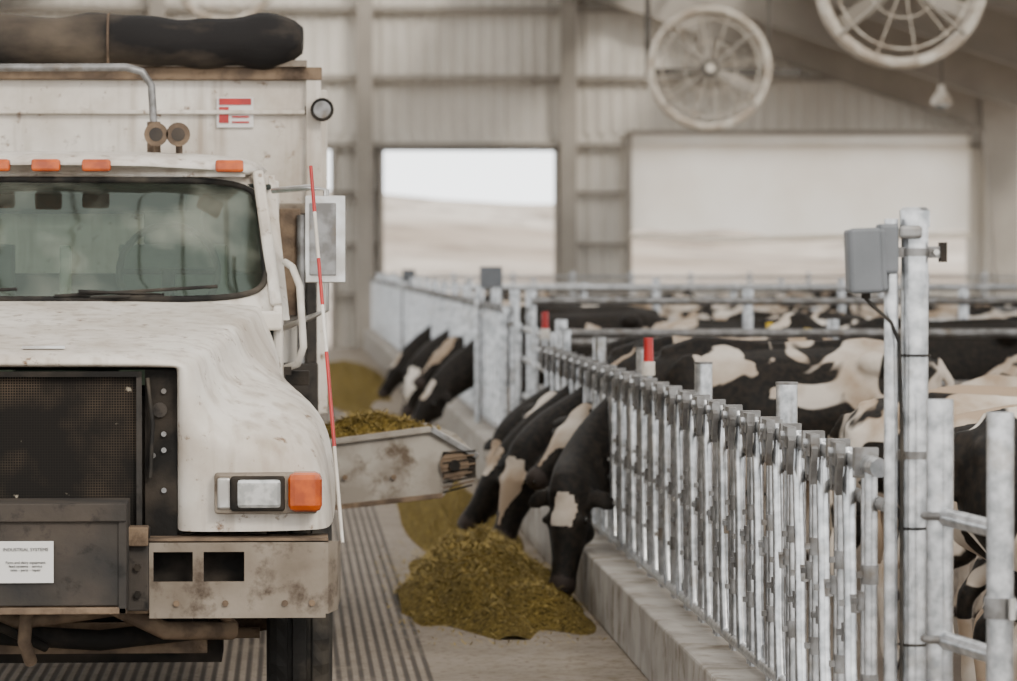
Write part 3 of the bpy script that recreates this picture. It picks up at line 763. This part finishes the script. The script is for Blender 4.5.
for sg in (1,-1): b.tube([(sg*.45,.1,.66),(sg*.75,.2,.60),(sg*.8,.6,.5)],.022,RUST); b.box((sg*.6,.5,.58),(.1,.2,.2),DARK); b.tube([(sg*.3,.2,.64),(sg*.55,.2,.52),(sg*.8,.4,.50)],.035,RUST)
b.tube([(-1.0,7.0,.5),(1.0,7.0,.5)],.09,DARK)
b.bb(-.9,.9,4,9.3,.92,1.16,DARK)
b.obj('chassis',T)
def wheel(x,y,R,wd,name):
    b=MB(); n=60
    prof=[(-wd/2,R*.62),(-wd/2-.01,R*.80),(-wd/2+.005,R*.94),(-wd/2+.03,R*.985),(-.05,R),(-.045,R*.97),(-.03,R*.97),(-.025,R),(.025,R),(.03,R*.97),(.045,R*.97),(.05,R),(wd/2-.03,R*.985),(wd/2-.005,R*.94),(wd/2+.01,R*.80),(wd/2,R*.62)]
    vs=[];fs=[];p=len(prof)
    for i in range(n):
        a=2*math.pi*i/n
        for dx,r in prof:
            rr_=r-(.012 if (i%2==0 and abs(dx)>wd/2-.06 and r>R*.93) else 0); vs.append((x+dx,y+rr_*math.cos(a),R+rr_*math.sin(a)))
    for i in range(n):
        j=(i+1)%n
        for k in range(p-1): fs.append((i*p+k,j*p+k,j*p+k+1,i*p+k+1))
    b.add(vs,fs,BLACKR,False)
    b.tube([(x-wd/2+.03,y,R),(x+wd/2-.03,y,R)],R*.62,GALVD,seg=32); b.tube([(x-wd/2-.01,y,R),(x+wd/2+.01,y,R)],R*.2,RUST,seg=16)
    b.obj(name,T)
for sg in (1,-1):
    wheel(sg*1.055,1.05,.50,.235,'front_wheel')
    for x in (.80,1.06): wheel(sg*x,7.0,.5,.22,'rear_wheel')
# discharge chute
b=MB()
y0,y1=5.62,6.35
prof=[(1.10,.62),(1.62,.68),(1.80,.70),(1.86,.78),(1.98,.90),(1.90,.985),(1.74,1.045),(1.10,.965)]
m_=len(prof)
for yo in (y0,y1):
    vs=[(x,yo,z) for x,z in prof]; vs+=[(x,y_+.02,z) for x,y_,z in vs]
    b.add(vs,[tuple(range(m_)),tuple(range(m_,2*m_))[::-1]]+[(i,(i+1)%m_,(i+1)%m_+m_,i+m_) for i in range(m_)],CHUTE)
b.add([(1.1,y0,.66),(1.85,y0,.74),(1.85,y1,.74),(1.1,y1,.66)],[(0,1,2,3)],DARK)
b.beam((1.10,y0-.015,.965),(1.74,y0-.015,1.045),.04,.03,CHUTE); b.beam((1.74,y0-.015,1.045),(1.98,y0-.015,.905),.04,.03,GALVD)
b.beam((1.10,y0-.015,.63),(1.80,y0-.015,.705),.03,.025,RUST)
b.tube([(1.86,y0-.03,.86),(1.86,y1+.03,.86)],.075,RUST,seg=16); b.tube([(1.86,y0-.05,.86),(1.86,y0-.02,.86)],.03,DARK)
b.bb(1.80,1.97,y0-.02,y0-.005,.80,.93,DARK)
for k in range(9): b.tube([(1.80,y0-.03,.72+.025*k),(1.95+.01*(k%3),y0-.035,.76+.022*k)],.006,RUST if k%2 else DARK,seg=5)
for x in (1.3,1.55): b.tube([(x,y0-.01,.80),(x,y0-.025,.80)],.014,RUST,seg=8)
b.obj('discharge_chute',T,bevel=.004)
mound(1.44,(y0+y1)/2,.44,.34,.14,'chute_feed',n=40,straw=1200,base=.965,prt=T,amp=.03,pw=.55)
b=MB(); b.bb(1.12,1.76,y0+.02,y1-.0,.70,.97,FEED); b.obj('chute_feed_base',T)

# ------------------------------------------------------------------ cows
def cow_mesh(name,neck,hd,hu,vox=.022,blaze=(.05,-.02,.44),tag=False,front=0.):
    b=MB(); M=COW
    st=[(-.93,1.20,.08,.10),(-.88,1.20,.17,.20),(-.74,1.16,.255,.285),(-.55,1.11,.285,.335),(-.3,1.05,.31,.38),(-.05,1.0,.345,.42),(.2,.99,.34,.42),(.42,1.01,.285,.40),(.60,1.05,.23,.36),(.76,1.08,.18,.28),(.86,1.09,.11,.18)]
    b.tube([(x,0,z) for x,z,_,_ in st],[(w_,h_) for _,_,w_,h_ in st],M,seg=24,up=(0,0,1))
    b.tube([(-.85,0,1.38),(-.5,0,1.425),(0,0,1.40),(.45,0,1.425),(.65,0,1.36)],[.04,.05,.05,.06,.06],M,seg=10)
    for sg in (1,-1):
        b.ball((-.52,sg*.245,1.33),(.10,.07,.07),M); b.ball((-.86,sg*.11,1.27),.06,M)
        b.ball((.50,sg*.17,1.12),(.17,.09,.27),M)
        b.tube([(.52,sg*.17,1.0),(.50,sg*.19,.82),(.52,sg*.17,.66),(.55,sg*.165,.44),(.54,sg*.165,.38),(.53,sg*.165,.20),(.545,sg*.165,.12),(.565,sg*.165,.05),(.575,sg*.165,.0)],
               [(.09,.15),(.08,.12),(.062,.075),(.05,.055),(.045,.05),(.034,.038),(.045,.05),(.05,.058),(.056,.07)],M,seg=12)
        b.tube([(-.60,sg*.17,1.12),(-.52,sg*.20,.92),(-.50,sg*.19,.78),(-.60,sg*.175,.62),(-.70,sg*.165,.52),(-.71,sg*.165,.44),(-.69,sg*.165,.25),(-.68,sg*.165,.13),(-.655,sg*.165,.05),(-.64,sg*.165,.0)],
               [(.13,.22),(.11,.2),(.09,.15),(.06,.09),(.045,.062),(.042,.05),(.034,.04),(.046,.052),(.05,.06),(.056,.072)],M,seg=12)
    b.ball((-.42,0,.66),(.24,.16,.15),M)
    for x in (-.5,-.36):
        for y in (-.07,.07): b.tube([(x,y,.55),(x,y,.47)],.018,M,seg=8)
    b.tube([(-.90,0,1.34),(-.99,0,1.22),(-1.0,.01,.95),(-.98,.02,.72),(-.98,.02,.58),(-.98,.02,.45)],[.04,.03,.022,.024,.045,.02],M,seg=8)
    nk=[Vector(p) for p in neck]; hd=Vector(hd).normalized(); hu=Vector(hu); sd=hd.cross(hu).normalized(); hu=sd.cross(hd).normalized()
    poll=nk[-1]
    pts=[Vector((.45,0,1.08))]+nk+[poll+hd*.07-hu*.03]
    rad=[]
    for i in range(len(pts)):
        t=i/(len(pts)-1); rad.append((.165-.065*t,.27-.15*t))
    def cr(P,r,steps=4):
        o=[];orr=[]
        for i in range(len(P)-1):
            p0=P[max(i-1,0)];p1=P[i];p2=P[i+1];p3=P[min(i+2,len(P)-1)]
            for k in range(steps):
                t=k/steps
                o.append(.5*((2*p1)+(-p0+p2)*t+(2*p0-5*p1+4*p2-p3)*t*t+(-p0+3*p1-3*p2+p3)*t**3)); orr.append((r[i][0]*(1-t)+r[i+1][0]*t,r[i][1]*(1-t)+r[i+1][1]*t))
        o.append(P[-1]); orr.append(r[-1]); return o,orr
    pp,rr_=cr(pts,rad); b.tube(pp,rr_,M,seg=18)
    def L(a,u,s_): return poll+hd*a+hu*u+sd*s_
    hs=[(-.05,-.02,.055,.06),(0,-.01,.095,.10),(.08,-.015,.112,.13),(.17,-.02,.122,.135),(.26,-.03,.10,.12),(.36,-.04,.078,.095),(.45,-.045,.070,.078),(.51,-.045,.080,.074),(.55,-.045,.075,.065),(.575,-.045,.045,.038)]
    b.tube([L(a,u,0) for a,u,_,_ in hs],[(w_,h_) for _,_,w_,h_ in hs],M,seg=18,up=tuple(hu))
    for sg in (1,-1):
        b.ball(L(.17,.045,sg*.092),.036,M); b.ball(L(.20,-.09,sg*.065),(.065,.065,.065),M)
        b.tube([L(.02,.01,sg*.07),L(.03,.02,sg*.13),L(.045,.01,sg*.19),L(.06,-.01,sg*.24),L(.07,-.02,sg*.265)],[(.03,.022),(.055,.018),(.062,.016),(.042,.014),(.012,.012)],M,seg=12,up=tuple(hu))
    b.tube([L(.40,-.10,0),L(.50,-.10,0),L(.54,-.085,0)],[.045,.05,.03],M,seg=10)
    o=b.obj(name+'_src')
    r=o.modifiers.new('r','REMESH'); r.mode='VOXEL'; r.voxel_size=vox; r.use_smooth_shade=True
    sm=o.modifiers.new('s','SMOOTH'); sm.factor=.5; sm.iterations=5
    dg=bpy.context.evaluated_depsgraph_get(); me=bpy.data.meshes.new_from_object(o.evaluated_get(dg)); me.name=name
    bpy.data.objects.remove(o)
    me.materials.clear(); me.materials.append(COW)
    ca=me.color_attributes.new('mask','FLOAT_COLOR','POINT')
    bw,ba,bz=blaze
    for i,v in enumerate(me.vertices):
        q_=v.co-poll; a=q_.dot(hd); u=q_.dot(hu); s_=abs(q_.dot(sd)); R=G=B=0.
        if front: B=front*max(0.,min(1.,(v.co.x-.45+.15*noise.noise(v.co*3))/.12))
        if q_.length<.75 and -.12<a<.62 and abs(u)<.2 and s_<.30 and v.co.x>.8:
            B=1. 
            wd=bw*(1-abs(a-.15)/.30)+.012
            if u>.0 and s_<max(.0,wd+.03*noise.noise(v.co*9)) and ba<a+.03*noise.noise(v.co*7) and a<bz: R=1.6
            if a>.49: G=.9
        if v.co.z<.42 and a<-.2: R=max(R,.5*min(1,(.42-v.co.z)/.15))
        elif v.co.z<.42 and v.co.x<.8: R=max(R,.5*min(1,(.42-v.co.z)/.15))
        if v.co.z<.055 and v.co.x<.8: G=1.
        if v.co.x<-.95 and v.co.z<.72: R=.6
        ca.data[i].color=(R,G,B,1)
    for p in me.polygons: p.use_smooth=True
    f=MB()
    for sg in (1,-1):
        f.ball(L(.17,.035,sg*.118),.023,EYE,seg=10,rings=7); f.ball(L(.562,-.02,sg*.035),(.014,.014,.014),EYE,seg=8,rings=6)
        if tag: f.box(L(.055,.03,sg*.19),(.05,.05,.05),YEL)
    fo=f.obj(name+'_f'); fme=fo.data; bpy.data.objects.remove(fo)
    return me,fme
def cow(ms,X,Y,deg,white=.5,seed=None,sc=1.0,dirt=None):
    e=empty('dairy_cow',(X,Y,0)); e.rotation_euler[2]=math.radians(deg); e.scale=(sc,)*3
    seed=random.random() if seed is None else seed
    dirt=random.uniform(.0,.7) if dirt is None else dirt
    o=bpy.data.objects.new('body',ms[0]); COL.objects.link(o); o.parent=e; o.color=(white,seed,dirt,1)
    o=bpy.data.objects.new('face_details',ms[1]); COL.objects.link(o); o.parent=e
F1=cow_mesh('cowA',[(.7,0,1.05),(.95,.10,.88),(1.12,.34,.72),(1.20,.58,.63)],(.10,.22,-.58),(.40,.85,.35),vox=.016,blaze=(.05,.05,.22),front=.6)
F2=cow_mesh('cowB',[(.7,0,1.07),(.95,.03,.94),(1.17,.12,.84),(1.33,.26,.72)],(.21,.15,-.48),(.6,.6,.4),vox=.018,blaze=(.10,.05,.50),front=.5)
F3=cow_mesh('cowC',[(.7,0,1.05),(.95,.0,.94),(1.12,.02,.97),(1.22,.08,1.0)],(.36,.25,-.30),(.35,.55,.75),vox=.018,blaze=(.07,-.05,.5),front=.5)
F4=cow_mesh('cowG',[(.7,0,1.07),(.95,-.02,.92),(1.15,-.02,.80),(1.32,.05,.66)],(.36,.05,-.40),(.5,.3,.6),vox=.02,blaze=(.03,.0,.2),front=.3)
S1=cow_mesh('cowD',[(.7,0,1.14),(.98,0,1.16),(1.22,0,1.20)],(.45,0,-.30),(.3,0,.8),blaze=(.12,-.05,.5))
S2=cow_mesh('cowE',[(.7,0,1.14),(.98,.10,1.24),(1.16,.26,1.36)],(.30,.38,-.22),(.1,.2,.9))
S3=cow_mesh('cowF',[(.7,0,1.08),(1.0,-.08,.92),(1.2,-.2,.74)],(.25,-.15,-.48),(.7,-.2,.4))
S4=cow_mesh('cowH',[(.7,0,1.14),(.98,.10,1.24),(1.16,.22,1.38)],(.38,.28,-.16),(.1,.2,.9),tag=True)
cow(F1,2.75,22.35,180,.50,.11,1.0,.4)
cow(F3,2.90,23.4,180,.53,.35,.94,.5)
cow(F2,2.75,24.3,180,.55,.52,.98,.6)
cow(F4,2.68,25.3,180,.50,.71,.95,.4)
cow(F3,2.86,26.2,180,.56,.77,.92,.4)
cow(F2,2.75,27.2,180,.50,.15,.94,.5)
for ms,X,Y,a,wt in ((F4,2.75,38.6,190,.35),(F3,2.9,40.4,172,.3),(F2,2.75,44.5,186,.5),(F4,2.8,50.0,176,.3)):
    cow(ms,X,Y,a,wt)
for (ms,X,Y,a,wt,dr) in ((S1,3.25,13.9,4,.52,.2),(S3,3.35,15.5,-10,.49,.6),(S1,3.55,17.0,12,.57,.6),(S2,3.40,18.4,-12,.50,.3),(S1,3.75,19.7,14,.58,.9),(S3,4.1,21.1,196,.50,.6),
    (S1,5.2,22.6,-14,.55,.4),(S2,5.2,24.0,12,.53,.4),(S1,5.4,25.4,-18,.60,.8),(S3,5.5,27.0,168,.52,.8)):
    cow(ms,X,Y,a,wt,None,.88 if Y>14.5 else .97,dr)
cow(S4,5.0,30.6,184,.05,.4,1.0,.2)
for Y in (30.2,31.8,33.2,36.2,37.7,39.2,40.7,42.2,43.8,45.3,49,50.7,52.4,54.1,56,60,62,64,66,73,76):
    X=3.4+random.uniform(0,.8)
    if Y<31: X=6.6
    if 37<Y<67: X=4.9+random.uniform(0,.8)
    while X<.185*Y+1.2:
        ms=random.choice((S1,S2,S3,S1,S2)); cow(ms,X,Y+random.uniform(-.35,.35),random.choice((0,180))+random.uniform(-40,40),random.uniform(.43,.58),None,random.uniform(.82,.97)); X+=random.uniform(2.5,3.2)
